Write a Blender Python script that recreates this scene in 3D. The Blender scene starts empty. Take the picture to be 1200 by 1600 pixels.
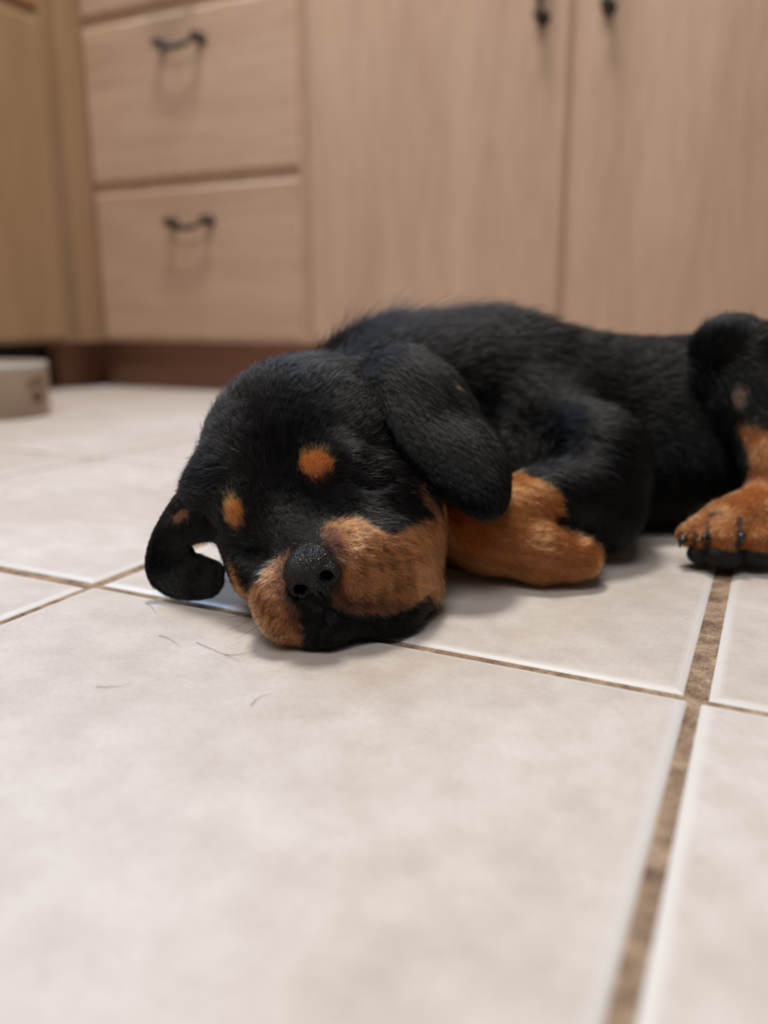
import bpy, math, random
import numpy as np
from mathutils import Matrix, Vector
from mathutils.bvhtree import BVHTree
from mathutils.kdtree import KDTree
rng = np.random.default_rng(7); random.seed(7)
SC = bpy.context.scene; COL = SC.collection
# ------------------------------------------------------------------ camera
YAW, PITCH, ROLL, F_PX = -0.45064746, 0.23949565, -0.00142477, 1251.236
CAM = np.array([0.01644865, -0.32716955, 0.15230012])
cam = bpy.data.cameras.new('camera'); cam_ob = bpy.data.objects.new('camera', cam); COL.objects.link(cam_ob)
F0 = np.array([math.sin(YAW), math.cos(YAW), 0.]); R0 = np.array([math.cos(YAW), -math.sin(YAW), 0.])
_F = F0 * math.cos(PITCH) + np.array([0, 0, -math.sin(PITCH)]); _U0 = np.cross(R0, _F)
_R = math.cos(ROLL) * R0 + math.sin(ROLL) * _U0; _U = np.cross(_R, _F)
m = Matrix.Identity(4)
for i in range(3):
    m[i][0], m[i][1], m[i][2], m[i][3] = _R[i], _U[i], -_F[i], CAM[i]
cam_ob.matrix_world = m
cam.sensor_fit = 'VERTICAL'; cam.sensor_height = 24.0; cam.lens = 24.0 * F_PX / 1600.0
cam.clip_start = 0.02; cam.clip_end = 30
cam.dof.use_dof = True; cam.dof.focus_distance = 0.385; APERTURE = 0.0078
cam.dof.aperture_fstop = (cam.lens / 1000.0) / APERTURE
SC.camera = cam_ob
# ------------------------------------------------------------------ light
SC.view_settings.view_transform = 'Standard'; SC.view_settings.look = 'None'
SC.view_settings.gamma = 1.0; SC.view_settings.use_curve_mapping = False
SC.view_settings.exposure = 0.14
w = bpy.data.worlds.new('world'); SC.world = w; w.use_nodes = True
w.node_tree.nodes['Background'].inputs[0].default_value = (0.80, 0.76, 0.74, 1)
w.node_tree.nodes['Background'].inputs[1].default_value = 0.10
def area(name, loc, target, size, power, color, sy=None):
    l = bpy.data.lights.new(name, 'AREA'); l.energy = power; l.color = color; l.size = size
    if sy: l.shape = 'RECTANGLE'; l.size_y = sy
    o = bpy.data.objects.new(name, l); COL.objects.link(o); o.location = loc
    o.rotation_euler = (Vector(target) - Vector(loc)).to_track_quat('-Z', 'Y').to_euler()
    return o
area('ceiling_light', (-0.55, 0.52, 2.35), (-0.35, 0.15, 0), 0.45, 41, (1.0, 0.93, 0.86))
area('window_light', (-1.80, 0.95, 1.70), (-0.4, 0.15, 0.05), 0.7, 24, (0.52, 0.72, 1.0))
area('room_light', (-0.10, -0.9, 2.3), (-0.2, 0.0, 0.0), 1.1, 23, (1.0, 0.98, 0.94))
# ------------------------------------------------------------------ helpers
def link(name, me, mat=None, parent=None, smooth=True):
    o = bpy.data.objects.new(name, me); COL.objects.link(o)
    if mat and not me.materials: me.materials.append(mat)
    if parent: o.parent = parent
    if smooth and isinstance(me, bpy.types.Mesh): me.polygons.foreach_set('use_smooth', [True] * len(me.polygons))
    return o
def tag(o, label=None, cat=None, group=None, kind=None):
    for k, v in (('label', label), ('category', cat), ('group', group), ('kind', kind)):
        if v: o[k] = v
    return o
def empty(name, loc=(0, 0, 0), rz=0, parent=None):
    o = bpy.data.objects.new(name, None); COL.objects.link(o); o.location = loc; o.rotation_euler = (0, 0, rz)
    if parent: o.parent = parent
    return o
def mesh(name, v, f):
    me = bpy.data.meshes.new(name); me.from_pydata([tuple(map(float, a)) for a in v], [], f); me.update(); return me
def box(name, lo, hi, mat, parent=None, bev=0.0015, seg=2):
    import bmesh
    bm = bmesh.new(); bmesh.ops.create_cube(bm, size=1)
    c = [(a + b) / 2 for a, b in zip(lo, hi)]; s = [b - a for a, b in zip(lo, hi)]
    for v in bm.verts: v.co = Vector([c[i] + v.co[i] * s[i] for i in range(3)])
    if bev: bmesh.ops.bevel(bm, geom=list(bm.edges), offset=min(bev, min(s) * .45), segments=seg, affect='EDGES', profile=.5)
    me = bpy.data.meshes.new(name); bm.to_mesh(me); bm.free()
    return link(name, me, mat, parent, smooth=False)
def tube(pts, rad, n=8):
    pts = [Vector(p) for p in pts]; V = []; Fc = []
    if not hasattr(rad, '__len__'): rad = [rad] * len(pts)
    prev = None
    for i, p in enumerate(pts):
        t = (pts[min(i + 1, len(pts) - 1)] - pts[max(i - 1, 0)]).normalized()
        a = prev if prev is not None else t.orthogonal()
        a = (a - t * a.dot(t)).normalized(); prev = a; b = t.cross(a)
        for k in range(n):
            q = 2 * math.pi * k / n; V.append(p + (a * math.cos(q) + b * math.sin(q)) * rad[i])
    for i in range(len(pts) - 1):
        for k in range(n): Fc.append((i * n + k, i * n + (k + 1) % n, (i + 1) * n + (k + 1) % n, (i + 1) * n + k))
    Fc.append(tuple(range(n))[::-1]); Fc.append(tuple(range(len(V) - n, len(V))))
    return V, Fc
def lathe(prof, n=48):
    V = []; Fc = []
    for r, z in prof:
        for k in range(n): V.append((r * math.cos(2 * math.pi * k / n), r * math.sin(2 * math.pi * k / n), z))
    for i in range(len(prof) - 1):
        for k in range(n): Fc.append((i * n + k, i * n + (k + 1) % n, (i + 1) * n + (k + 1) % n, (i + 1) * n + k))
    Fc.append(tuple(range(n))[::-1]); Fc.append(tuple(range(len(V) - n, len(V))))
    return V, Fc
class NT:
    def __init__(s, name, rough=.5, spec=.5):
        s.m = bpy.data.materials.new(name); s.m.use_nodes = True; s.t = s.m.node_tree
        s.b = s.t.nodes['Principled BSDF']; s.b.inputs['Roughness'].default_value = rough
        s.b.inputs['Specular IOR Level'].default_value = spec
    def n(s, typ, **kw):
        o = s.t.nodes.new(typ)
        for k, v in kw.items():
            if k in o.inputs: o.inputs[k].default_value = v
            else: setattr(o, k, v)
        return o
    def l(s, a, b): s.t.links.new(a, b)
    def ramp(s, fac, stops):
        r = s.n('ShaderNodeValToRGB'); e = r.color_ramp.elements
        while len(e) < len(stops): e.new(.5)
        for el, (p, c) in zip(e, stops): el.position = p; el.color = (*c, 1)
        s.l(fac, r.inputs[0]); return r.outputs[0]
    def mix(s, fac, a, b, mode='MIX'):
        o = s.n('ShaderNodeMix', data_type='RGBA', blend_type=mode)
        for sock, v in ((o.inputs[0], fac), (o.inputs[6], a), (o.inputs[7], b)):
            if isinstance(v, (int, float)): sock.default_value = v
            elif isinstance(v, tuple): sock.default_value = (*v, 1)
            else: s.l(v, sock)
        return o.outputs[2]
def simple(name, col, rough=.5, metal=0, spec=.5):
    t = NT(name, rough, spec); t.b.inputs['Base Color'].default_value = (*col, 1); t.b.inputs['Metallic'].default_value = metal
    return t.m
# materials --------------------------------------------------------
def tile_material():
    t = NT('glazed_tile', .42, .4); tc = t.n('ShaderNodeNewGeometry').outputs['Position']
    def noise(sc, det, ro=.6):
        n = t.n('ShaderNodeTexNoise', Scale=sc, Detail=det, Roughness=ro); t.l(tc, n.inputs['Vector']); return n.outputs[0]
    big = t.ramp(noise(5.5, 4), [(.36, (.54, .482, .440)), (.66, (.63, .583, .552))])
    mid = t.ramp(noise(45, 6, .7), [(.34, (.87, .85, .835)), (.62, (1, 1, 1))])
    c = t.mix(1.0, big, mid, 'MULTIPLY')
    fine = t.ramp(noise(420, 3, .8), [(.30, (.80, .77, .76)), (.50, (1, 1, 1))])
    c = t.mix(.55, c, fine, 'MULTIPLY')
    at = t.n('ShaderNodeAttribute', attribute_name='edge')
    c = t.mix(at.outputs['Fac'], c, (.66, .64, .625))
    t.l(c, t.b.inputs['Base Color'])
    rr = t.n('ShaderNodeMapRange'); t.l(at.outputs['Fac'], rr.inputs[0]); rr.inputs[3].default_value = .46; rr.inputs[4].default_value = .34
    t.l(rr.outputs[0], t.b.inputs['Roughness'])
    bp = t.n('ShaderNodeBump', Strength=.25, Distance=.0004); t.l(noise(260, 4), bp.inputs['Height']); t.l(bp.outputs[0], t.b.inputs['Normal'])
    return t.m
def grout_material():
    t = NT('grout', .95, .15); tc = t.n('ShaderNodeNewGeometry').outputs['Position']
    n = t.n('ShaderNodeTexNoise', Scale=62, Detail=6, Roughness=.75); t.l(tc, n.inputs['Vector'])
    n2 = t.n('ShaderNodeTexNoise', Scale=900, Detail=3, Roughness=.8); t.l(tc, n2.inputs['Vector'])
    a = t.ramp(n.outputs[0], [(.36, (.16, .105, .075)), (.5, (.33, .24, .17)), (.64, (.50, .39, .28))])
    b = t.ramp(n2.outputs[0], [(.36, (.5, .45, .42)), (.58, (1.1, 1.05, 1))])
    t.l(t.mix(.8, a, b, 'MULTIPLY'), t.b.inputs['Base Color'])
    bp = t.n('ShaderNodeBump', Strength=.9, Distance=.0008); t.l(n2.outputs[0], bp.inputs['Height']); t.l(bp.outputs[0], t.b.inputs['Normal'])
    return t.m
def wood(name, axis, c1, c2, c3, rough=.42):
    t = NT(name, rough, .4); tc = t.n('ShaderNodeNewGeometry').outputs['Position']
    mp = t.n('ShaderNodeMapping'); t.l(tc, mp.inputs[0])
    sc = {'z': (9, 9, .9), 'x': (.9, 9, 9), 'y': (9, .9, 9)}[axis]; mp.inputs['Scale'].default_value = sc
    n = t.n('ShaderNodeTexNoise', Scale=1.6, Detail=5, Roughness=.55, Distortion=.4); t.l(mp.outputs[0], n.inputs['Vector'])
    n2 = t.n('ShaderNodeTexNoise', Scale=14, Detail=4, Roughness=.7); t.l(mp.outputs[0], n2.inputs['Vector'])
    a = t.ramp(n.outputs[0], [(.3, c1), (.5, c2), (.7, c3)])
    b = t.ramp(n2.outputs[0], [(.35, (.86, .83, .80)), (.6, (1, 1, 1))])
    t.l(t.mix(.8, a, b, 'MULTIPLY'), t.b.inputs['Base Color'])
    return t.m
M_TILE = tile_material(); M_GROUT = grout_material()
MAPLE = ((.47, .315, .225), (.51, .355, .255), (.56, .40, .29))
M_DOOR = wood('maple_vertical', 'z', *MAPLE); M_DRAWER = wood('maple_horizontal', 'x', *MAPLE)
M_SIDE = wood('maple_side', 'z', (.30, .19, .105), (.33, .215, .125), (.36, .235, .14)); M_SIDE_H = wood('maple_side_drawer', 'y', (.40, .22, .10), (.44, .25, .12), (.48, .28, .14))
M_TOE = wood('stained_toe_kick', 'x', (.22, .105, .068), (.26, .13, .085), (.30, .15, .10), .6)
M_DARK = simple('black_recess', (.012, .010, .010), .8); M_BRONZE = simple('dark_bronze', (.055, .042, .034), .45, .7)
M_TOP = simple('grey_worktop', (.32, .30, .28), .4); M_WALL = simple('painted_wall', (.62, .56, .50), .8)
# ------------------------------------------------------------------ floor
T = 0.33
floor = box('floor', (-2.64, -1.98, -0.03), (1.98, 1.65, -0.0014), M_GROUT, bev=0); tag(floor, kind='structure')
def make_tile(quad, dz):
    """quad: four xy corners anticlockwise; cushion edge rounded over 4 mm"""
    q = np.array(quad, float); c = q.mean(0); rings = []
    steps = [(0.0, -.010, 0), (0.0, -.0026, 0), (.0005, -.0017, .75), (.0016, -.0010, .9), (.0032, -.00042, .8), (.0050, -.0001, .35), (.0066, .0, 0)]
    V = []; E = []
    for ins, z, e in steps:
        for i in range(4):
            p = q[i]; a = q[(i - 1) % 4] - p; b = q[(i + 1) % 4] - p
            a /= np.linalg.norm(a); b /= np.linalg.norm(b)
            V.append((*(p + (a + b) * ins), z + dz)); E.append(e)
    Fc = []
    for r in range(len(steps) - 1):
        for i in range(4):
            j = (i + 1) % 4; Fc.append((r * 4 + i, r * 4 + j, r * 4 + 4 + j, r * 4 + 4 + i))
    k = (len(steps) - 1) * 4; Fc.append((k, k + 1, k + 2, k + 3))
    me = mesh('tile', V, Fc); at = me.attributes.new('edge', 'FLOAT', 'POINT'); at.data.foreach_set('value', E)
    return me
EXACT = {}   # corner tweaks of the near tiles: (ix, iy) -> four corners
for ix in range(-7, 6):
    for iy in range(-5, 4):
        if iy == 3 and False: continue
        g = .0030
        x0, x1, y0, y1 = ix * T + g, (ix + 1) * T - g, iy * T + g, (iy + 1) * T - g
        if iy == 3: y1 = min(y1, 1.62)
        j = lambda: random.uniform(-.0005, .0005)
        quad = [[x0 + j(), y0 + j()], [x1 + j(), y0 + j()], [x1 + j(), y1 + j()], [x0 + j(), y1 + j()]]
        dz = random.uniform(-.0002, .0002)
        if (ix, iy) == (-1, -1): quad = [[-.3280, -.328], [-.0035, -.328], [-.0022, -.0018], [-.3290, -.0016]]; dz = .0003
        if (ix, iy) == (-1, 0): quad = [[-.3280, .0022], [-.0037, .0018], [-.0040, .328], [-.3270, .328]]; dz = 0
        if (ix, iy) == (0, 0): quad = [[.0043, .0005], [.327, .0030], [.327, .328], [.0041, .328]]; dz = 0
        if (ix, iy) == (0, -1): quad = [[.0030, -.328], [.327, -.328], [.327, -.0018], [.0022, -.0022]]; dz = .0002
        if (ix, iy) == (-2, -1): quad = [[-.657, -.328], [-.3320, -.328], [-.3325, -.0035], [-.657, -.0035]]; dz = -.0001
        if (ix, iy) == (-2, 0): quad = [[-.657, .0035], [-.3345, .0030], [-.3345, .328], [-.657, .328]]; dz = .0001
        link('tile', make_tile(quad, dz), M_TILE, floor, smooth=False)
# ------------------------------------------------------------------ shell
tag(box('wall_back', (-2.05, 1.66, -.03), (1.98, 1.76, 2.5), M_WALL, bev=0), kind='structure')
tag(box('wall_left', (-2.05, -1.98, -.03), (-1.95, 1.66, 2.5), M_WALL, bev=0), kind='structure')
# ------------------------------------------------------------------ cabinets
FY = 1.03; FX = -1.349; TH = .10
def sweep_handle(parent, c, axis, half, drop, off):
    """bail pull: two round posts with a curved bail, along 'x', 'y' or 'z' on a face whose outward normal is off"""
    ax = {'x': Vector((1, 0, 0)), 'y': Vector((0, 1, 0)), 'z': Vector((0, 0, 1))}[axis]; n = Vector(off); c = Vector(c)
    h = empty('handle', c, 0, parent)
    V = []; Fc = []
    for s in (-1, 1):
        b = ax * half * s
        v, f = tube([b, b + n * .003, b + n * .0035, b + n * .016, b + n * .019, b + n * .026, b + n * .028], [.011, .011, .006, .0055, .009, .009, .004], 16)
        post = mesh('post', v, f); link('post', post, M_BRONZE, h)
    pts = []; rad = []
    for i in range(17):
        u = i / 16; s = math.cos(math.pi * (1 - u)); pts.append(ax * half * s + n * (.021 + .006 * math.sin(math.pi * u)) + Vector((0, 0, -drop * math.sin(math.pi * u))))
        rad.append(.0036 + .0022 * math.sin(math.pi * u) ** 4)
    v, f = tube(pts, rad, 12); link('bail', mesh('bail', v, f), M_BRONZE, h)
    return h
def front_panel(name, lo, hi, mat, parent, normal):
    """slab front with a chamfered lip; lo/hi in the two face axes"""
    (a0, z0), (a1, z1) = lo, hi; d = .010; V = []; ch = .007
    def P(a, z, o):
        return (a, FY - o, z) if normal == 'y' else (FX + o, a, z)
    for o, ins in ((0, 0), (d - .005, 0), (d - .001, ch * .75), (d, ch)):
        V += [P(a0 + ins, z0 + ins, o), P(a1 - ins, z0 + ins, o), P(a1 - ins, z1 - ins, o), P(a0 + ins, z1 - ins, o)]
    Fc = []
    for r in range(3):
        for i in range(4): j = (i + 1) % 4; Fc.append((r * 4 + i, r * 4 + j, r * 4 + 4 + j, r * 4 + 4 + i))
    Fc += [(12, 13, 14, 15), (3, 2, 1, 0)]
    if normal == 'x': Fc = [tuple(reversed(f)) for f in Fc]
    me = mesh(name, V, Fc); import bmesh
    bm = bmesh.new(); bm.from_mesh(me); bmesh.ops.recalc_face_normals(bm, faces=bm.faces); bm.to_mesh(me); bm.free()
    return link(name, me, mat, parent, smooth=False)
# drawer cabinet
dc = empty('drawer_cabinet', (0, 0, 0)); tag(dc, 'maple base cabinet with three wide drawers beside the inner corner', 'cabinet', 'maple base cabinets')
box('body', (-1.329, FY, TH), (-.797, 1.65, .86), M_DOOR, dc)
for z0, z1, hz in ((.106, .401, .335), (.419, .712, .656), (.730, .850, .79)):
    dr = front_panel('drawer', (-1.313, z0), (-.808, z1), M_DRAWER, dc, 'y')
    sweep_handle(dr, (-1.056, FY - .010, hz), 'x', .045, .014, (0, -1, 0))
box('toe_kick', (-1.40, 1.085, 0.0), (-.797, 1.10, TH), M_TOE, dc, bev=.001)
# door cabinet
bc = empty('double_door_cabinet', (0, 0, 0)); tag(bc, 'maple base cabinet with two tall doors directly behind the puppy', 'cabinet', 'maple base cabinets')
box('body', (-.795, FY, TH), (.30, 1.65, .86), M_DOOR, bc)
for a0, a1, hx in ((-.785, -.317, -.362), (-.302, .166, -.262)):
    d = front_panel('door', (a0, .106), (a1, .850), M_DOOR, bc, 'y')
    sweep_handle(d, (hx, FY - .010, .642), 'z', .045, 0, (0, -1, 0))
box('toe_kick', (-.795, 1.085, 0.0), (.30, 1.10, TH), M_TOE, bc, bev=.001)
# left run
lc = empty('corner_cabinet', (0, 0, 0)); tag(lc, 'yellowish maple cabinet with door and drawer on the left wall', 'cabinet', 'maple base cabinets')
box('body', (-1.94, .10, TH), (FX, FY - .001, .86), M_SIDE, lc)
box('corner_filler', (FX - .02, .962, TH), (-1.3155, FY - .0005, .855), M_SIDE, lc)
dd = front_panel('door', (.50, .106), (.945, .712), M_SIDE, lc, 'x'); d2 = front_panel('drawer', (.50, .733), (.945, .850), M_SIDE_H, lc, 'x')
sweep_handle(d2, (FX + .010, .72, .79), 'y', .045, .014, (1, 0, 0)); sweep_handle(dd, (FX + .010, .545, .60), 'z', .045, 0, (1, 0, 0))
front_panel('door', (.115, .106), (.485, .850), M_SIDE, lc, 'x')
box('toe_kick', (-1.43, .965, 0.0), (-1.395, 1.085, TH), M_TOE, lc, bev=.001)
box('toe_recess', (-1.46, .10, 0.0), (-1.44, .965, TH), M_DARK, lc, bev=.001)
wt = empty('worktop', (0, 0, 0)); tag(wt, 'grey kitchen worktop running over the maple cabinets', 'worktop')
box('slab', (-1.328, FY - .035, .862), (.33, 1.655, .90), M_TOP, wt, bev=.004)
box('slab', (-1.945, .08, .862), (-1.33, 1.655, .90), M_TOP, wt, bev=.004)
# ------------------------------------------------------------------ bowl
bw = empty('pet_bowl', (-1.103, .548, 0)); tag(bw, 'beige ceramic pet bowl with brown paw print on the far left floor', 'bowl')
R = .095
def bowl_mat():
    t = NT('beige_ceramic', .35, .5); t.b.inputs['Base Color'].default_value = (.34, .255, .19, 1); return t.m
v, f = lathe([(R * .9, 0), (R * .93, .003), (R * .95, .008), (R * .965, .05), (R * .97, .076), (R * .962, .081), (R * .93, .083), (R * .90, .081), (R * .88, .07), (R * .80, .03), (R * .6, .016), (R * .2, .013)], 64)
link('bowl_body', mesh('bowl_body', v, f), bowl_mat(), bw)
v, f = lathe([(R * .935, .0815), (R * .95, .0835), (R * .972, .080), (R * .975, .076), (R * .968, .074)], 64)
link('rim', mesh('rim', v, f[:-2]), simple('grey_glaze', (.42, .42, .40), .25), bw)
M_PRINT = simple('brown_print', (.13, .065, .04), .5)
def stick_disc(ang, z, ra, rz):
    V = [(R * .969 * math.cos(ang), R * .969 * math.sin(ang), z)]; n = 20
    for k in range(n):
        q = 2 * math.pi * k / n; a = ang + ra / R * math.cos(q); zz = z + rz * math.sin(q)
        V.append((R * .9715 * math.cos(a), R * .9715 * math.sin(a), zz))
    V[0] = (R * .9735 * math.cos(ang), R * .9735 * math.sin(ang), z)
    return V, [(0, 1 + k, 1 + (k + 1) % n) for k in range(n)]
for base in (math.radians(11), math.radians(131), math.radians(251)):
    V = []; Fc = []
    for da, z, ra, rz in ((0, .032, .013, .010), (-.17, .050, .0048, .006), (-.06, .056, .0048, .0065), (.06, .056, .0048, .0065), (.17, .050, .0048, .006)):
        v, f = stick_disc(base + da, z, ra, rz); o = len(V); V += v; Fc += [tuple(i + o for i in t) for t in f]
    link('paw_print', mesh('paw_print', V, Fc), M_PRINT, bw)
# ------------------------------------------------------------------ puppy
# The puppy's own frame: x to its left along the body (head to rump), y away from the open floor, z up.
H = CAM[2]; cp_, sp_ = math.cos(PITCH), math.sin(PITCH)
def at(px, py, d):
    dx = (px - 600) / F_PX; dy = (800 - py) / F_PX
    v = np.array([dx, cp_ + dy * sp_, -sp_ + dy * cp_]); t = d / v[1]
    return v * t + np.array([0, 0, H])
def nrm(v): v = np.asarray(v, float); return v / (np.linalg.norm(v, axis=-1, keepdims=True) + 1e-12)
class Field:
    def __init__(s, lo, hi, h):
        s.lo = np.array(lo, float); s.h = h; s.n = np.ceil((np.array(hi) - s.lo) / h).astype(int) + 1
        s.F = np.full(s.n, 0.05, np.float32)
    def sub(s, lo, hi):
        a = np.clip(np.floor((lo - s.lo) / s.h).astype(int), 0, s.n); b = np.clip(np.ceil((hi - s.lo) / s.h).astype(int) + 1, 0, s.n)
        if np.any(b <= a): return None
        g = [(s.lo[i] + s.h * np.arange(a[i], b[i])).astype(np.float32) for i in range(3)]
        return tuple(slice(x, y) for x, y in zip(a, b)), g[0][:, None, None], g[1][None, :, None], g[2][None, None, :]
    def put(s, lo, hi, fn, k, op):
        m = k * 1.2 + 3 * s.h; r = s.sub(np.array(lo) - m, np.array(hi) + m)
        if r is None: return
        sl, X, Y, Z = r; d = fn(X, Y, Z); A = s.F[sl]
        if op == 'add':
            hh = np.maximum(k - np.abs(A - d), 0) / max(k, 1e-6); s.F[sl] = np.minimum(A, d) - hh * hh * k * .25
        else:
            d = -d; hh = np.maximum(k - np.abs(A - d), 0) / max(k, 1e-6); s.F[sl] = np.maximum(A, d) + hh * hh * k * .25
    def cone(s, a, b, ra, rb, k=.01, op='add'):
        a = np.array(a, float); b = np.array(b, float); ab = b - a; L = float(ab @ ab) + 1e-12
        def fn(X, Y, Z):
            t = np.clip(((X - a[0]) * ab[0] + (Y - a[1]) * ab[1] + (Z - a[2]) * ab[2]) / L, 0, 1)
            return np.sqrt((X - a[0] - t * ab[0]) ** 2 + (Y - a[1] - t * ab[1]) ** 2 + (Z - a[2] - t * ab[2]) ** 2) - (ra + (rb - ra) * t)
        s.put(np.minimum(a - ra, b - rb), np.maximum(a + ra, b + rb), fn, k, op)
    def ell(s, c, r, M=None, k=.01, op='add'):
        c = np.array(c, float); r = np.array(r, float); M = np.eye(3) if M is None else np.array(M)   # rows = axes
        def fn(X, Y, Z):
            x, y, z = X - c[0], Y - c[1], Z - c[2]; q = [x * M[i][0] + y * M[i][1] + z * M[i][2] for i in range(3)]
            k0 = np.sqrt(sum((q[i] / r[i]) ** 2 for i in range(3))); k1 = np.sqrt(sum((q[i] / r[i] ** 2) ** 2 for i in range(3)))
            return k0 * (k0 - 1) / np.maximum(k1, 1e-6)
        R = max(r); s.put(c - R, c + R, fn, k, op)
    def floor(s):
        z = (s.lo[2] + s.h * np.arange(s.n[2]))[None, None, :]; s.F = np.maximum(s.F, (.0008 - z).astype(np.float32))
    def surface(s):
        F = s.F; S = F < 0; n = F.shape
        c = np.zeros(tuple(x - 1 for x in n), np.int8)
        for dx in (0, 1):
            for dy in (0, 1):
                for dz in (0, 1): c += S[dx:n[0] - 1 + dx, dy:n[1] - 1 + dy, dz:n[2] - 1 + dz]
        act = (c > 0) & (c < 8); I = np.argwhere(act); idx = np.full(act.shape, -1, np.int64); idx[act] = np.arange(len(I))
        P = np.zeros((len(I), 3)); W = np.zeros(len(I))
        cor = [(a, b, d) for a in (0, 1) for b in (0, 1) for d in (0, 1)]
        vals = {q: F[I[:, 0] + q[0], I[:, 1] + q[1], I[:, 2] + q[2]].astype(float) for q in cor}
        for ax in range(3):
            for q in cor:
                if q[ax]: continue
                r = list(q); r[ax] = 1; a = vals[q]; b = vals[tuple(r)]; cr = (a < 0) != (b < 0)
                t = np.where(cr, a / np.where(cr, a - b, 1), 0); p = np.tile(np.array(q, float), (len(I), 1)); p[:, ax] += t
                P += p * cr[:, None]; W += cr
        V = (I + P / W[:, None]) * s.h + s.lo; Q = []
        for ax in range(3):
            sa = [slice(1, -1)] * 3; sa[ax] = slice(0, -1); sb = list(sa); sb[ax] = slice(1, None)
            A = S[tuple(sa)]; B = S[tuple(sb)]
            E = np.argwhere(A != B); fl = A[tuple(E.T)]
            off = [1, 1, 1]; off[ax] = 0; E = E + np.array(off)
            u, v = [(1, 2), (2, 0), (0, 1)][ax]
            def at_(du, dv): q = E.copy(); q[:, u] -= du; q[:, v] -= dv; return idx[tuple(q.T)]
            q = np.stack([at_(1, 1), at_(0, 1), at_(0, 0), at_(1, 0)], 1); q[~fl] = q[~fl][:, ::-1]; Q.append(q)
        Q = np.concatenate(Q); Q = Q[(Q >= 0).all(1)]
        return V, Q
def fast_mesh(name, V, Q):
    me = bpy.data.meshes.new(name); me.vertices.add(len(V)); me.vertices.foreach_set('co', np.asarray(V, np.float32).ravel())
    n = Q.shape[1]; me.loops.add(Q.size); me.loops.foreach_set('vertex_index', Q.ravel().astype(np.int32))
    me.polygons.add(len(Q)); me.polygons.foreach_set('loop_start', np.arange(0, Q.size, n, dtype=np.int32))
    me.update(calc_edges=True); me.validate(); return me
dog = empty('puppy', (CAM[0], CAM[1], 0), -YAW)
tag(dog, 'black and tan puppy sleeping on its side on the pale tiled floor', 'dog')
# head frame
hf = nrm([.10, -.94, -.32]); s0 = nrm(-np.cross(hf, [0, 0, 1.])); u0 = np.cross(hf, s0)
_r = math.radians(31); hs = math.cos(_r) * s0 + math.sin(_r) * u0; hu = math.cos(_r) * u0 - math.sin(_r) * s0
HM = np.array([hs, hf, hu])
# --- body: one continuous surface
B = Field((-.20, .29, -.006), (.46, .74, .185), .0019)
# torso
B.ell((.085, .628, .068), (.105, .088, .074), k=.03)
B.cone((.09, .632, .068), (.26, .622, .064), .073, .069, k=.03)
B.ell((.30, .635, .064), (.10, .085, .074), k=.03)
B.ell((.17, .598, .040), (.17, .062, .042), k=.03)
B.cone((.37, .65, .06), (.43, .68, .05), .03, .012, k=.03)
# neck and scruff
B.cone(at(535, 700, .490), at(625, 650, .565), .046, .054, k=.025)
B.ell(at(665, 590, .585), (.048, .042, .036), k=.025)
B.ell(at(595, 608, .555), (.040, .036, .034), k=.02)
B.ell(at(765, 568, .61), (.045, .04, .030), k=.025)
B.ell(at(720, 790, .53), (.050, .045, .045), k=.03)
B.ell(at(722, 845, .500), (.034, .030, .026), k=.012)
# skull
SK = at(470, 726, .450)
B.ell(SK, (.0545, .058, .0500), HM, k=.02)
B.ell(SK + hs * .004 + hu * .004 - hf * .012, (.052, .045, .0475), HM, k=.02)
# cheeks
B.ell(at(600, 800, .432), (.032, .034, .033), HM, k=.02)
B.ell(at(630, 850, .423), (.0185, .028, .027), HM, k=.014)
B.ell(at(388, 830, .418), (.0150, .024, .019), HM, k=.014)
# brow ridges
B.ell(at(515, 735, .402), (.020, .012, .011), HM, k=.012)
B.ell(at(385, 795, .402), (.013, .011, .010), HM, k=.012)
# muzzle
B.cone(at(462, 800, .408), at(484, 885, .366), .0235, .0120, k=.014)
B.ell(at(590, 868, .388), (.0235, .026, .0225), HM, k=.012)
B.ell(at(548, 880, .371), (.0185, .020, .0185), HM, k=.010)
B.ell(at(615, 885, .396), (.0195, .024, .022), HM, k=.010)
B.ell(at(440, 935, .364), (.0135, .0195, .0185), HM, k=.010)
B.ell(at(452, 962, .360), (.0115, .014, .014), HM, k=.008)
B.ell(at(496, 935, .3575), (.0110, .010, .0120), HM, k=.006)
# lower jaw and lip on the floor
B.cone(at(505, 958, .3565), at(600, 955, .378), .0125, .0165, k=.008)
B.cone(at(595, 948, .380), at(638, 920, .402), .0178, .0165, k=.008)
B.ell(at(500, 985, .3545), (.012, .010, .0085), k=.006)
B.ell(at(555, 792, .404), (.020, .018, .016), HM, k=.014)
B.ell(at(398, 885, .398), (.0125, .022, .0150), HM, k=.012)
B.ell(at(345, 775, .432), (.020, .022, .022), HM, k=.014)
def probe(px, py, d0=.30, d1=.52):
    d = np.linspace(d0, d1, 900); P = np.array([at(px, py, x) for x in d]); I = np.round((P - B.lo) / B.h).astype(int)
    ok = ((I >= 0) & (I < B.n)).all(1); f = np.ones(len(d)); f[ok] = B.F[tuple(I[ok].T)]; j = np.argmax(f < 0); return P[j] if f[j] < 0 else None
# mouth crease, philtrum
for line, rr in (([(497, 940), (514, 951), (535, 962), (560, 970), (590, 970), (620, 962), (650, 945), (676, 922)], .0012), ([(514, 951), (505, 975), (492, 998)], .0010)):
    pts = [probe(*q) for q in line]; pts = [q for q in pts if q is not None]
    for q0, q1 in zip(pts[:-1], pts[1:]): B.cone(q0, q1, rr, rr, k=.0035, op='cut')
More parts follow.
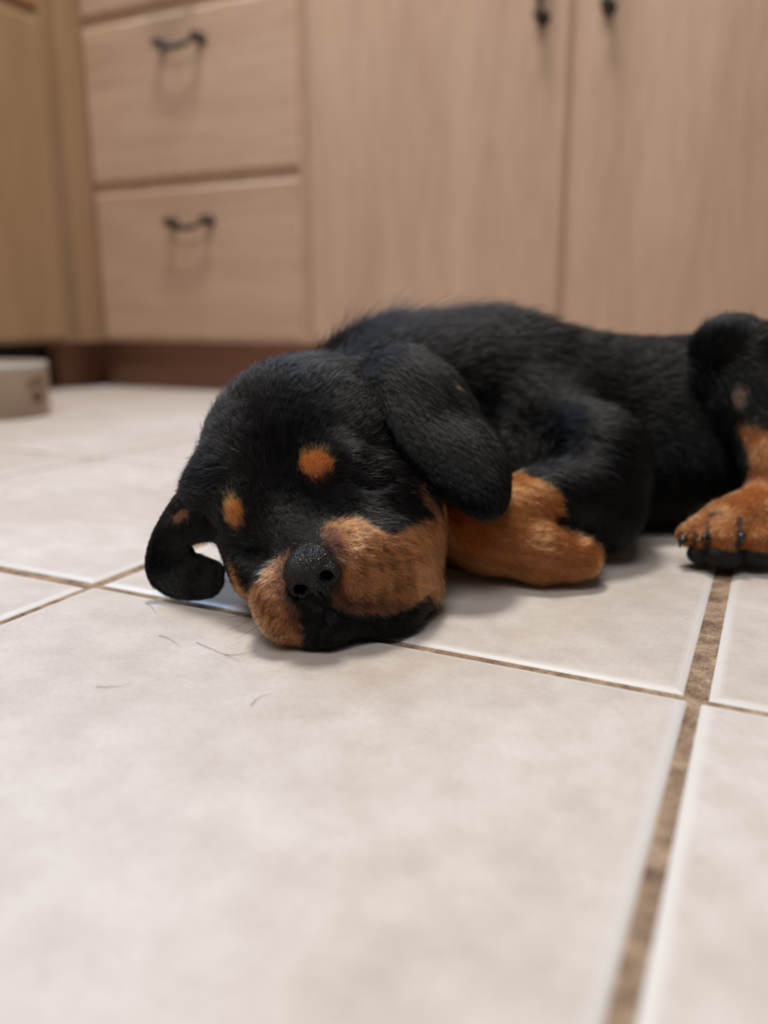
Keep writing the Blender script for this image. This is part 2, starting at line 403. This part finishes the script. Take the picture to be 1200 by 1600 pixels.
# closed eyes: eyeball swelling, crease below it
B.ell(at(577, 748, .408), (.013, .010, .0095), HM, k=.010)
B.ell(at(388, 848, .400), (.008, .009, .008), HM, k=.008)
for line in ([(548, 745), (562, 757), (580, 762), (598, 757), (612, 745)], [(366, 850), (374, 860), (386, 866), (398, 864)]):
    pts = [probe(*q) for q in line]
    for q0, q1 in zip(pts[:-1], pts[1:]): B.cone(q0, q1, .0010, .0010, k=.0035, op='cut')
# fore leg: shoulder, upper arm to elbow, forearm folded to wrist, paw turned back
B.cone(at(850, 672, .565), at(925, 722, .522), .032, .033, k=.022)
B.cone(at(920, 725, .515), at(935, 790, .497), .030, .027, k=.02)
B.cone(at(905, 770, .487), at(840, 792, .468), .0235, .0215, k=.012)
B.cone(at(845, 795, .468), at(765, 822, .460), .0215, .0225, k=.010)
B.cone(at(765, 822, .460), at(725, 815, .458), .0225, .021, k=.010)
B.cone(at(765, 840, .455), at(845, 862, .447), .0205, .0175, k=.008)
B.cone(at(845, 862, .447), at(893, 868, .446), .0175, .0150, k=.008)
B.cone(at(893, 880, .441), at(914, 881, .441), .0098, .0080, k=.004)
B.cone(at(893, 862, .449), at(920, 866, .448), .0095, .0072, k=.003)
B.cone(at(893, 850, .460), at(916, 855, .460), .0090, .0070, k=.003)
B.cone(at(868, 815, .448), at(905, 838, .440), .0030, .0040, k=.006, op='cut')
B.ell(at(868, 700, .545), (.030, .024, .026), k=.018)
# hind leg: thigh, knee, shin, foot
B.ell((.325, .590, .085), (.080, .055, .060), k=.02)
B.cone(at(1150, 560, .560), at(1260, 605, .570), .026, .038, k=.012)
B.cone(at(1135, 552, .558), at(1165, 615, .546), .0205, .021, k=.012)
B.cone(at(1180, 620, .543), at(1215, 735, .510), .024, .0185, k=.012)
B.cone(at(1215, 735, .510), at(1215, 800, .502), .0180, .0175, k=.01)
B.cone(at(1213, 795, .500), at(1150, 824, .485), .0205, .0195, k=.008)
for a, b, ra, rb in (((1130, 812, .488), (1078, 836, .4800), .0120, .0078), ((1140, 818, .484), (1099, 846, .4740), .0108, .0076),
                     ((1155, 820, .480), (1130, 846, .4690), .0132, .0108), ((1195, 825, .482), (1181, 846, .4690), .0128, .0106), ((1222, 830, .485), (1234, 848, .4700), .012, .0100)):
    B.cone(at(*a), at(*b), ra, rb, k=.0025)
for a, b in (((1108, 800, .470), (1088, 858, .462)), ((1125, 805, .466), (1107, 868, .457)), ((1160, 800, .464), (1155, 872, .452))):
    B.cone(at(*a), at(*b), .0018, .0034, k=.003, op='cut')
B.floor()
V, Q = B.surface()
body_me = fast_mesh('body', V, Q)
print('body verts', len(V))
# --- ears: lofted flaps
def loft(name, secs, n=20, sub=6):
    """secs: (L, R, bulge, thickness) with L and R points across the flap, root to tip"""
    L = np.array([at(*s[0]) for s in secs]); Rr = np.array([at(*s[1]) for s in secs]); bt = np.array([s[2:4] for s in secs])
    A = np.hstack([L, Rr, bt]); m = len(A); out = []
    for i in range(m - 1):
        p0, p1, p2, p3 = A[max(i - 1, 0)], A[i], A[i + 1], A[min(i + 2, m - 1)]
        for j in range(sub):
            t = j / sub; out.append(.5 * (2 * p1 + (p2 - p0) * t + (2 * p0 - 5 * p1 + 4 * p2 - p3) * t * t + (3 * p1 - p0 - 3 * p2 + p3) * t ** 3))
    out.append(A[-1]); A = np.array(out); L, Rr, bt = A[:, :3], A[:, 3:6], A[:, 6:]
    mid = (L + Rr) / 2; al = nrm(np.gradient(mid, axis=0)); ac = nrm(Rr - L); N = nrm(np.cross(al, ac))
    N = np.where(((N * (np.array([0, 0, H]) - mid)).sum(1) < 0)[:, None], -N, N)
    V = []
    for i in range(len(A)):
        for k in range(n):
            q = 2 * math.pi * k / n; c = math.cos(q)
            V.append(mid[i] + (Rr[i] - L[i]) / 2 * c + N[i] * (bt[i, 1] / 2 * np.sign(math.sin(q)) * abs(math.sin(q)) ** .8 + bt[i, 0] * (1 - c * c)))
    Fc = []
    for i in range(len(A) - 1):
        for k in range(n): Fc.append((i * n + k, i * n + (k + 1) % n, (i + 1) * n + (k + 1) % n, (i + 1) * n + k))
    V.append(mid[0]); V.append(mid[-1] ); a, b = len(V) - 2, len(V) - 1
    for k in range(n): Fc.append((a, (k + 1) % n, k)); Fc.append((b, (len(A) - 1) * n + k, (len(A) - 1) * n + (k + 1) % n))
    me = mesh(name, V, Fc); import bmesh
    bm = bmesh.new(); bm.from_mesh(me); bmesh.ops.recalc_face_normals(bm, faces=bm.faces); bmesh.ops.triangulate(bm, faces=bm.faces)
    for v in bm.verts: v.co.z = max(v.co.z, .0008)
    co = np.array([v.co[:] for v in bm.verts]); K = np.random.default_rng(4)
    for f_, a_ in ((38, .0016), (70, .0007)):
        co = co + np.sin(co @ (K.normal(size=(3, 3)) * f_) + K.uniform(0, 6, 3)) * a_
    for v, c in zip(bm.verts, co): v.co = c; v.co.z = max(v.co.z, .0008)
    bm.to_mesh(me); bm.free(); return me
ear_l_me = loft('ear', [
    ((560, 572, .462), (640, 545, .500), .002, .004), ((566, 580, .455), (668, 556, .505), .004, .009), ((585, 602, .444), (712, 585, .500), .006, .012),
    ((603, 637, .434), (738, 622, .488), .006, .012), ((622, 676, .425), (757, 662, .474), .005, .011), ((645, 716, .418), (784, 700, .455), .004, .011),
    ((672, 752, .414), (800, 738, .442), .0035, .011), ((700, 780, .412), (801, 768, .434), .003, .011), ((726, 799, .412), (788, 795, .428), .002, .010), ((748, 807, .414), (765, 806, .422), .001, .005)])
ear_r_me = loft('ear', [
    ((322, 700, .445), (392, 775, .415), .001, .004), ((302, 728, .440), (385, 795, .411), .002, .007), ((281, 758, .436), (362, 832, .404), .003, .009), ((258, 795, .432), (335, 846, .410), .001, .009),
    ((239, 838, .427), (303, 846, .419), -.003, .009), ((233, 880, .421), (303, 856, .423), -.006, .009), ((243, 916, .4165), (307, 862, .421), -.008, .009),
    ((272, 937, .4130), (316, 868, .417), -.006, .009), ((306, 938, .4105), (328, 875, .413), -.002, .009), ((336, 930, .4095), (341, 883, .410), .002, .009), ((349, 915, .4095), (350, 891, .4095), .002, .005)])

# --- nose
N0 = at(487, 904, .3462)
nf = lambda a, b, c: N0 + hs * a + hu * b + hf * c
NF = Field(N0 - .022, N0 + .022, .0005)
NF.ell(nf(0, .0030, -.0042), (.0124, .0072, .0082), HM, k=.003)
NF.ell(nf(0, .0052, -.0072), (.0104, .0092, .0066), HM, k=.003)
NF.ell(nf(0, .0010, -.0020), (.0085, .0052, .0060), HM, k=.003)
for q in (-1, 1):
    NF.ell(nf(q * .0084, -.0020, -.0030), (.0050, .0066, .0060), HM, k=.0020)
    NF.cone(nf(q * .0075, -.0085, -.0045), nf(q * .002, -.0085, -.0025), .0028, .0030, k=.003)
NF.ell(nf(0, -.0050, -.0020), (.0050, .0062, .0085), HM, k=.003)
NF.cone(nf(0, -.009, -.0030), nf(0, -.0150, -.0050), .0042, .0034, k=.003)
for q in (-1, 1):
    NF.cone(nf(q * .0062, -.0016, .0060), nf(q * .0078, -.0010, -.0040), .0034, .0026, k=.0018, op='cut')
    NF.cone(nf(q * .0072, -.0036, .0050), nf(q * .0125, -.0060, .0010), .0015, .0013, k=.0014, op='cut')
NF.cone(nf(0, -.0035, .0048), nf(0, -.016, -.0010), .0006, .0009, k=.0012, op='cut')
NV, NQ = NF.surface(); nose_me = fast_mesh('nose', NV, NQ)
# ------------------------------------------------------------------ coat
def bvh_of(me):
    n = len(me.vertices); co = np.empty(n * 3); me.vertices.foreach_get('co', co); co = co.reshape(-1, 3)
    me.calc_loop_triangles(); t = np.empty(len(me.loop_triangles) * 3, int); me.loop_triangles.foreach_get('vertices', t); t = t.reshape(-1, 3)
    return co, t, BVHTree.FromPolygons([Vector(c) for c in co], [tuple(map(int, x)) for x in t])
BODY, EARL, EARR = bvh_of(body_me), bvh_of(ear_l_me), bvh_of(ear_r_me)
EYE = Vector((0, 0, H))
def on(surf, px, py):
    d = Vector(at(px, py, 1.0)) - EYE; h = surf[2].ray_cast(EYE, d.normalized())
    return None if h[0] is None else np.array(h[0])
def wobble(P, f, seed, amp):
    r = np.random.default_rng(seed); out = np.zeros_like(P)
    for _ in range(4):
        K = r.normal(size=(3, 3)) * f; ph = r.uniform(0, 6.28, 3); out += np.sin(P @ K.T + ph)
        f = f * 1.7
    return out * amp / 2
def in_poly(u, v, poly):
    c = np.zeros(u.shape, bool); n = len(poly)
    for i in range(n):
        x0, y0 = poly[i]; x1, y1 = poly[(i + 1) % n]
        k = ((y0 > v) != (y1 > v)) & (u < (x1 - x0) * (v - y0) / (y1 - y0 + 1e-12) + x0); c ^= k
    return c
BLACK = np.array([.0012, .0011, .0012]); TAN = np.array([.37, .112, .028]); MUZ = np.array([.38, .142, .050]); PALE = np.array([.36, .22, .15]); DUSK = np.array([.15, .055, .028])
class Patch:
    """coat marking or painted toe-crevice shade: an outline in the plane of two body axes, limited along the third"""
    def __init__(s, surf, pts, A, col, lim, soft=.0012, dflt=.40):
        s.A = np.array(A); P = []
        for q in pts:
            h = on(surf, *q); P.append(h if h is not None else at(q[0], q[1], dflt))
        P = np.array(P); C = P @ s.A.T; s.poly = [(c[0], c[1]) for c in C]; m = np.median(C[:, 2]); s.lo, s.hi = (m - lim, m + lim) if np.isscalar(lim) else (m - lim[0], m + lim[1]); s.col = col; s.soft = soft
    def mask(s, P):
        C = P @ s.A.T; return in_poly(C[:, 0], C[:, 1], s.poly) & (C[:, 2] > s.lo) & (C[:, 2] < s.hi)
def facing_axes(px, py, d):
    c = nrm(at(px, py, d) - np.array([0, 0, H])); a = nrm(np.cross(c, [0, 0, 1.])); return np.array([a, np.cross(a, c), c])
HA = facing_axes(500, 820, .4); FA = facing_axes(820, 830, .46); RA = facing_axes(1160, 760, .52)
PATCH_BODY = [
    Patch(BODY, [(497, 838), (508, 818), (530, 808), (562, 810), (590, 824), (612, 834), (622, 822), (655, 808), (690, 802), (720, 812), (712, 900), (690, 945), (668, 930), (640, 946), (600, 955), (560, 957), (530, 950), (515, 935), (530, 905), (530, 870), (515, 850)], HA, MUZ, .09, dflt=.42),
    Patch(BODY, [(372, 905), (388, 925), (400, 905), (430, 872), (446, 868), (452, 880), (438, 900), (442, 930), (462, 950), (470, 968), (474, 985), (472, 1012), (420, 1010), (385, 975), (360, 930)], HA, MUZ, .09, dflt=.36),
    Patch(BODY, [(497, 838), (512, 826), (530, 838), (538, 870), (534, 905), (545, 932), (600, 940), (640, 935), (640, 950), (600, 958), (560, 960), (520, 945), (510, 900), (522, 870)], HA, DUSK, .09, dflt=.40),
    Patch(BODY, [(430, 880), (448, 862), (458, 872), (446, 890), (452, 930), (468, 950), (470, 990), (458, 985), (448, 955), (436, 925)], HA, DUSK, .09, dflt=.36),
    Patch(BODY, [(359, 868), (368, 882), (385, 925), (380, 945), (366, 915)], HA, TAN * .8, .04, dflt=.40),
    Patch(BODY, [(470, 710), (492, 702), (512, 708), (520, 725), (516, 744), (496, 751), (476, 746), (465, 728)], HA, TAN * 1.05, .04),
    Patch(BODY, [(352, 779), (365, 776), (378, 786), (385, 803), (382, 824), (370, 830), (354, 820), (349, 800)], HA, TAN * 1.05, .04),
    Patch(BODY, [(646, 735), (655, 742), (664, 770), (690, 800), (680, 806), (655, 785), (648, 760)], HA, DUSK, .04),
    Patch(BODY, [(690, 780), (740, 750), (800, 742), (845, 748), (872, 765), (882, 792), (874, 812), (884, 828), (905, 832), (925, 842), (945, 865), (950, 925), (800, 930), (690, 880)], FA, TAN * .92, .045, dflt=.45),
    Patch(BODY, [(1150, 655), (1180, 658), (1235, 700), (1300, 760), (1300, 930), (1040, 930), (1050, 835), (1088, 788), (1128, 768), (1164, 762), (1172, 720)], RA, TAN * .95, (.10, .030), dflt=.50),
    Patch(BODY, [(1104, 812), (1110, 812), (1112, 840), (1110, 866), (1102, 866), (1104, 838)], RA, DUSK * .35, .04, dflt=.48, soft=.5),  # shade between the toes, painted dark into the coat colour
    Patch(BODY, [(1084, 822), (1090, 820), (1091, 845), (1089, 862), (1082, 862), (1084, 842)], RA, DUSK * .35, .04, dflt=.48, soft=.5),  # outer toe crevice, its shade put into the hair colour
    Patch(BODY, [(1150, 806), (1160, 812), (1160, 836), (1157, 866), (1149, 866), (1152, 836)], RA, DUSK * .35, .04, dflt=.48, soft=.5),  # inner toe crevice, shade painted the same way
    Patch(BODY, [(1108, 803), (1116, 797), (1124, 800), (1112, 812)], RA, DUSK * .35, .04, dflt=.48, soft=.5),  # top end of a toe crevice, also painted shade
    Patch(BODY, [(1143, 598), (1158, 594), (1168, 606), (1164, 630), (1150, 636), (1144, 618)], RA, PALE * .6, .03, dflt=.54),
]
PATCH_EARL = [Patch(EARL, [(700, 592), (714, 588), (728, 600), (716, 606), (702, 600)], HA, PALE * .5, .04, dflt=.46)]
PATCH_EARR = [Patch(EARR, [(268, 800), (290, 788), (304, 790), (296, 802), (276, 812)], HA, DUSK, .06, dflt=.42)]
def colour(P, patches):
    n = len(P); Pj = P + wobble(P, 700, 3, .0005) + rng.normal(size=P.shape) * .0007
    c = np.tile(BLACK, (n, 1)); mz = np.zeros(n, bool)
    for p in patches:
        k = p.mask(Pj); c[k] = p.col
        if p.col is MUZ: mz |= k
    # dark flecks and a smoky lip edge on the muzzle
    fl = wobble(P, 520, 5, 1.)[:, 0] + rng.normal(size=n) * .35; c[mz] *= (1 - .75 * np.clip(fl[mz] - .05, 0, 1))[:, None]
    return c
# combing: pixel, direction in the picture, length (mm), lift
FLOW = [(484, 830, -.2, -1, 3, .25), (440, 800, -.5, -1, 4, .3), (470, 760, -.1, -1, 5, .35), (430, 700, -.2, -1, 7, .4), (350, 680, -.6, -.6, 7, .4), (400, 620, -.1, -1, 8, .42), (480, 600, .5, -.8, 8.5, .42), (330, 740, -.8, .2, 7, .4),
        (492, 727, .1, -1, 5, .35), (366, 803, -.3, -1, 5, .35), (560, 650, .7, -.5, 7, .35), (600, 720, 1, 0, 7, .35), (560, 760, 1, 0, 4, .3), (540, 800, 1, -.4, 3.5, .3), (620, 790, 1, .1, 6, .3), (560, 850, 1, .2, 3.2, .3),
        (600, 900, .9, .5, 4, .33), (650, 860, 1, .3, 6, .33), (680, 900, .8, .7, 7, .35), (540, 940, .5, .9, 3, .3), (430, 940, -.5, .8, 3.2, .33), (455, 985, -.2, 1, 3, .3), (400, 890, -.6, .6, 3, .3), (375, 870, -.8, .5, 4, .3), (560, 985, .6, .4, 4, .3), (640, 955, .8, .2, 5, .3),
        (620, 520, .6, -.4, 16, .75), (560, 540, .4, -.6, 14, .75), (700, 520, 1, -.1, 16, .6), (770, 500, 1, -.3, 16, .6), (660, 500, .6, -.6, 16, .8), (800, 520, 1, .0, 12, .38), (950, 560, 1, .1, 10, .28), (1040, 600, 1, .1, 10, .26), (900, 600, 1, .15, 11, .3), (1000, 750, 1, .3, 10, .28),
        (850, 640, .9, .5, 10, .3), (900, 700, .8, .6, 9, .28), (960, 740, .7, .8, 9, .3), (980, 800, .4, 1, 10, .33), (820, 780, .8, .6, 5, .28), (760, 850, .8, .4, 5, .25), (850, 880, 1, .1, 4, .25), (900, 870, 1, .1, 4, .25), (720, 830, .5, .6, 6, .3),
        (1120, 520, .2, -.5, 8, .4), (1180, 600, .4, .9, 8, .3), (1190, 700, .1, 1, 6, .28), (1170, 800, -.6, .6, 4, .25), (1130, 845, -.5, .9, 3.6, .3), (1085, 840, -.9, .4, 3, .3), (1185, 850, -.2, 1, 3.6, .3)]
FLOW_EAR = [(640, 600, .5, .8, 7, .35), (700, 640, .4, .9, 6, .3), (740, 730, .3, 1, 4.5, .25), (760, 790, .1, 1, 4, .25), (680, 730, .4, .9, 4.5, .25)]
FLOW_EARR = [(300, 790, -.5, .9, 4, .25), (255, 850, -.1, 1, 3, .2), (260, 910, .5, .8, 2.5, .2), (310, 910, 1, -.1, 2.5, .2), (340, 905, 1, -.2, 2.5, .2)]
Fd = np.array([0, cp_, -sp_]); Ud = np.array([0, sp_, cp_])
def flow_table(surf, rows):
    P = []; D = []
    for px, py, dx, dy, ln, lf in rows:
        h = on(surf, px, py)
        if h is None: continue
        P.append(h); D.append(np.concatenate([nrm(np.array([dx, 0, 0]) - Ud * dy), [ln * .001, lf]]))
    return np.array(P), np.array(D)
hair_mat = bpy.data.materials.new('coat_hair'); hair_mat.use_nodes = True; nt = hair_mat.node_tree
for n_ in list(nt.nodes): nt.nodes.remove(n_)
ou = nt.nodes.new('ShaderNodeOutputMaterial'); hb = nt.nodes.new('ShaderNodeBsdfHairPrincipled'); hb.model = 'CHIANG'; hb.parametrization = 'COLOR'
aa = nt.nodes.new('ShaderNodeAttribute'); aa.attribute_name = 'coat'; nt.links.new(aa.outputs['Color'], hb.inputs['Color'])
hb.inputs['Roughness'].default_value = .22; hb.inputs['Radial Roughness'].default_value = .50; hb.inputs['Random Roughness'].default_value = .3; hb.inputs['IOR'].default_value = 1.36
nt.links.new(hb.outputs[0], ou.inputs[0])
sk = NT('coat_skin', .75, .25); an = sk.n('ShaderNodeAttribute', attribute_name='coat'); sk.l(an.outputs['Color'], sk.b.inputs['Base Color']); M_SKIN = sk.m
def furry(name, me, surf, patches, rows, count, parent, width=.000080):
    co, tri, bv = surf
    a, b, c = co[tri[:, 0]], co[tri[:, 1]], co[tri[:, 2]]; cr = np.cross(b - a, c - a); ar = np.linalg.norm(cr, axis=1) / 2
    # smooth vertex normals
    vn = np.zeros_like(co)
    for k in range(3): np.add.at(vn, tri[:, k], cr)
    vn = nrm(vn)
    vc = np.ones((len(co), 4)); vc[:, :3] = colour(co, patches) * .6
    at_ = me.attributes.new('coat', 'FLOAT_COLOR', 'POINT'); at_.data.foreach_set('color', vc.ravel())
    ob = link(name, me, M_SKIN, parent)
    cen = (a + b + c) / 3; n = nrm(cr); eye = np.array([0, 0, H]); view = eye - cen; dist = np.linalg.norm(view, axis=1); facing = (n * view).sum(1) / dist
    w_ = ar * np.clip(.42 / dist, .3, 1.3) ** 2.2 * np.where(facing > -.25, 1, .22) * (cen[:, 2] > .0012) * np.where(cen[:, 0] > .335, .25, 1)
    for q, rad in BALD: w_ *= np.linalg.norm(cen - q, axis=1) > rad
    w_ /= w_.sum(); T_ = rng.choice(len(tri), count, p=w_); r1 = np.sqrt(rng.random(count)); r2 = rng.random(count)
    bw = np.stack([1 - r1, r1 * (1 - r2), r1 * r2], 1)
    P = (co[tri[T_]] * bw[:, :, None]).sum(1); N = nrm((vn[tri[T_]] * bw[:, :, None]).sum(1))
    fp, fd = flow_table(surf, rows)
    D = np.zeros((count, 5)); W = np.zeros(count)
    for q, v in zip(fp, fd):
        ww = 1 / (((P - q) ** 2).sum(1) + 6e-5) ** 1.7; D += ww[:, None] * v; W += ww
    D /= W[:, None]; ln, lf = D[:, 3], D[:, 4]; d = D[:, :3] + wobble(P, 55, 11, .16) + wobble(P, 300, 12, .08) + rng.normal(size=P.shape) * .17
    d = nrm(d - N * (d * N).sum(1)[:, None])
    # locks: tips drawn towards cell centres
    cs = np.clip(ln * .34, .0010, .0040).mean(); ci = np.floor(P / cs).astype(np.int64); hsh = (ci * np.array([73856093, 19349663, 83492791])).sum(1)
    jit = np.stack([np.abs(np.sin(hsh * k) * 43758.5453) % 1 for k in (12.9898, 78.233, 37.719)], 1); cc = (ci + jit) * cs
    pull = (cc - P); pull -= N * (pull * N).sum(1)[:, None]
    lnr = ln * rng.uniform(.65, 1.15, count) * (1 + .25 * np.sin(hsh * 1.7)); lfr = lf * rng.uniform(.6, 1.5, count) * (1 + .25 * np.sin(hsh * 2.3))
    gd = rng.random(count) < .10; lnr = np.where(gd, lnr * 1.35, lnr); lfr = np.where(gd, lfr * 1.35, lfr)
    K = 5; t = np.linspace(0, 1, K); pts = np.zeros((count, K, 3), np.float32)
    for i, tt in enumerate(t):
        q = P + d * (lnr * (tt - .12 * tt * tt))[:, None] + N * (lnr * lfr * (tt - .45 * tt * tt))[:, None] + pull * (.30 * tt * tt) - N * .0002
        q[:, 2] = np.maximum(q[:, 2] - .06 * lnr * tt * tt, .0006); pts[:, i] = q
    col = colour(P, patches); br = rng.lognormal(0, .22, count) * (1 + .15 * np.sin(hsh * 3.1)); dk = col.max(1) < .01; br = np.where(dk, rng.lognormal(0, .5, count) * np.where(rng.random(count) < .14, 1 + 6 * np.clip((.56 - P[:, 1]) / .1, .3, 1), 1.), br); rgba = np.ones((count, 4), np.float32); rgba[:, :3] = np.clip(col * br[:, None], 0, .9)
    hc = bpy.data.hair_curves.new('fur'); hc.add_curves([K] * count); hc.attributes['position'].data.foreach_set('vector', pts.ravel())
    wd = width * np.clip(np.linalg.norm(P - eye, axis=1) / .42, .8, 2.0) ** 1.15
    ra = hc.attributes.get('radius') or hc.attributes.new('radius', 'FLOAT', 'POINT')
    ra.data.foreach_set('value', (wd[:, None] * np.array([1, 1, .85, .6, .2])[None]).astype(np.float32).ravel())
    ca = hc.attributes.new('coat', 'FLOAT_COLOR', 'CURVE'); ca.data.foreach_set('color', rgba.ravel())
    hc.materials.append(hair_mat); fo = bpy.data.objects.new('fur', hc); COL.objects.link(fo); fo.parent = ob; tag(fo, kind='stuff')
    return ob
BALD = [(N0 - hf * .003, .0118)]
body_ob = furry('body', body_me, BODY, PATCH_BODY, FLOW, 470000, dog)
BALD = []
el = furry('ear', ear_l_me, EARL, PATCH_EARL, FLOW_EAR, 90000, dog); er = furry('ear', ear_r_me, EARR, PATCH_EARR, FLOW_EARR, 60000, dog)
# ------------------------------------------------------------------ nose, claws, pads, whiskers
def nose_material():
    t = NT('wet_nose', .24, .35); t.b.inputs['Base Color'].default_value = (.006, .0058, .0065, 1)
    tc = t.n('ShaderNodeTexCoord').outputs['Object']
    v = t.n('ShaderNodeTexVoronoi', Scale=1150); t.l(tc, v.inputs['Vector'])
    bp = t.n('ShaderNodeBump', Strength=1.0, Distance=.0006); bp.invert = True; t.l(v.outputs['Distance'], bp.inputs['Height']); t.l(bp.outputs[0], t.b.inputs['Normal'])
    return t.m
link('nose', nose_me, nose_material(), dog)
M_CLAW = simple('black_claw', (.02, .017, .016), .3); M_PAD = simple('black_pad', (.006, .005, .005), .7, spec=.3); M_WHISK = simple('dark_hair', (.03, .022, .018), .4)
def bez(pts, n=10):
    pts = [np.array(p, float) for p in pts]; out = []
    for i in range(n + 1):
        t = i / n; q = pts
        while len(q) > 1: q = [a * (1 - t) + b * t for a, b in zip(q[:-1], q[1:])]
        out.append(q[0])
    return out
for a, b, c, r in (((1072, 842, .4755), (1063, 843, .4730), (1062, 857, .4720), .0024), ((1103, 838, .4670), (1098, 838, .4630), (1099, 856, .4640), .0020), ((1160, 838, .4600), (1155, 838, .4570), (1162, 852, .4570), .0024), ((915, 872, .4400), (930, 880, .4370), (934, 902, .4420), .0022), ((917, 858, .449), (930, 866, .448), (937, 890, .450), .0020)):
    v, f = tube(bez([at(*a), at(*b), at(*c)], 6), [r, r, r * .92, r * .8, r * .62, r * .4, r * .12], 10); link('claw', mesh('claw', v, f), M_CLAW, dog)
def pad(c, r):
    P_ = Field(np.array(c) - .02, np.array(c) + .02, .0010); P_.ell(c, r, k=.001); P_.ell(np.array(c) + [r[0] * .35, 0, -.001], (r[0] * .7, r[1] * .9, r[2] * .9), k=.002); P_.floor()
    v, q = P_.surface(); link('paw_pad', fast_mesh('paw_pad', v, q), M_PAD, dog)
for px, py, d, r in ((1128, 867, .4665, (.0118, .0095, .0082)), (1180, 866, .4675, (.0115, .0090, .0080)), (1094, 866, .4735, (.0082, .0075, .0066)), (1232, 866, .470, (.011, .0085, .0075)), (905, 893, .4420, (.0075, .0060, .0040))):
    pad(at(px, py, d), r)
def strand(name, pts, r, mat, parent=None):
    v, f = tube(bez(pts, 12), [r * (1 - .75 * (i / 12)) for i in range(13)], 5); return link(name, mesh(name, v, f), mat, parent)
for a, b, c in (((396, 948), (375, 972), (338, 958)), ((398, 955), (372, 965), (344, 966)), ((405, 962), (380, 975), (352, 985)), ((408, 975), (392, 985), (368, 999)), ((418, 985), (405, 995), (402, 1008)), ((400, 940), (370, 950), (338, 952)),
                ((612, 868), (640, 858), (668, 852)), ((618, 880), (650, 872), (690, 868)), ((610, 890), (648, 888), (692, 890)), ((622, 900), (660, 900), (700, 905)), ((640, 876), (670, 866), (702, 862)), ((630, 912), (660, 918), (694, 928)), ((600, 860), (625, 850), (650, 852))):
    p = on(BODY, *a)
    if p is None: continue
    dd = p[1]; k = -.004 if a[0] < 500 else -.010
    q = at(b[0], b[1], dd + k); e = at(c[0], c[1], dd + k * .8)
    for z in (q, e): z[2] = max(z[2], .0012)
    strand('whisker', [p, q, e], .00013, M_WHISK, dog)
# stray hairs shed on the tile
C3 = Matrix.Translation((CAM[0], CAM[1], 0)) @ Matrix.Rotation(-YAW, 4, 'Z')
def on_floor(px, py):
    a = PITCH + math.atan((py - 800) / F_PX); d = H / math.tan(a); p = at(px, py, d); return np.array(C3 @ Vector((p[0], p[1], .00085)))
for pts, lab in (([(307, 1006), (345, 1022), (376, 1036)], 'longest dark stray hair lying on the tile before the muzzle'),
                 ([(350, 1025), (375, 1027), (400, 1018)], 'thin stray hair crossing the longest one on the tile'),
                 ([(248, 995), (268, 998), (280, 1012)], 'curved stray hair on the tile in front of the resting ear'),
                 ([(228, 944), (240, 950), (243, 960)], 'tiny stray hair at the left edge beside the resting ear'),
                 ([(150, 1075), (180, 1077), (205, 1070)], 'pale thin stray hair low on the near tile, left of the others'),
                 ([(392, 1105), (400, 1090), (425, 1086)], 'hooked stray hair on the near tile below the chin')):
    P3 = [on_floor(*q) for q in pts]; c = P3[0].copy(); ob = strand('stray_hair', [q - c for q in P3], .00012, M_WHISK); ob.location = c
    tag(ob, lab, 'hair', 'stray hairs shed on the tiles')
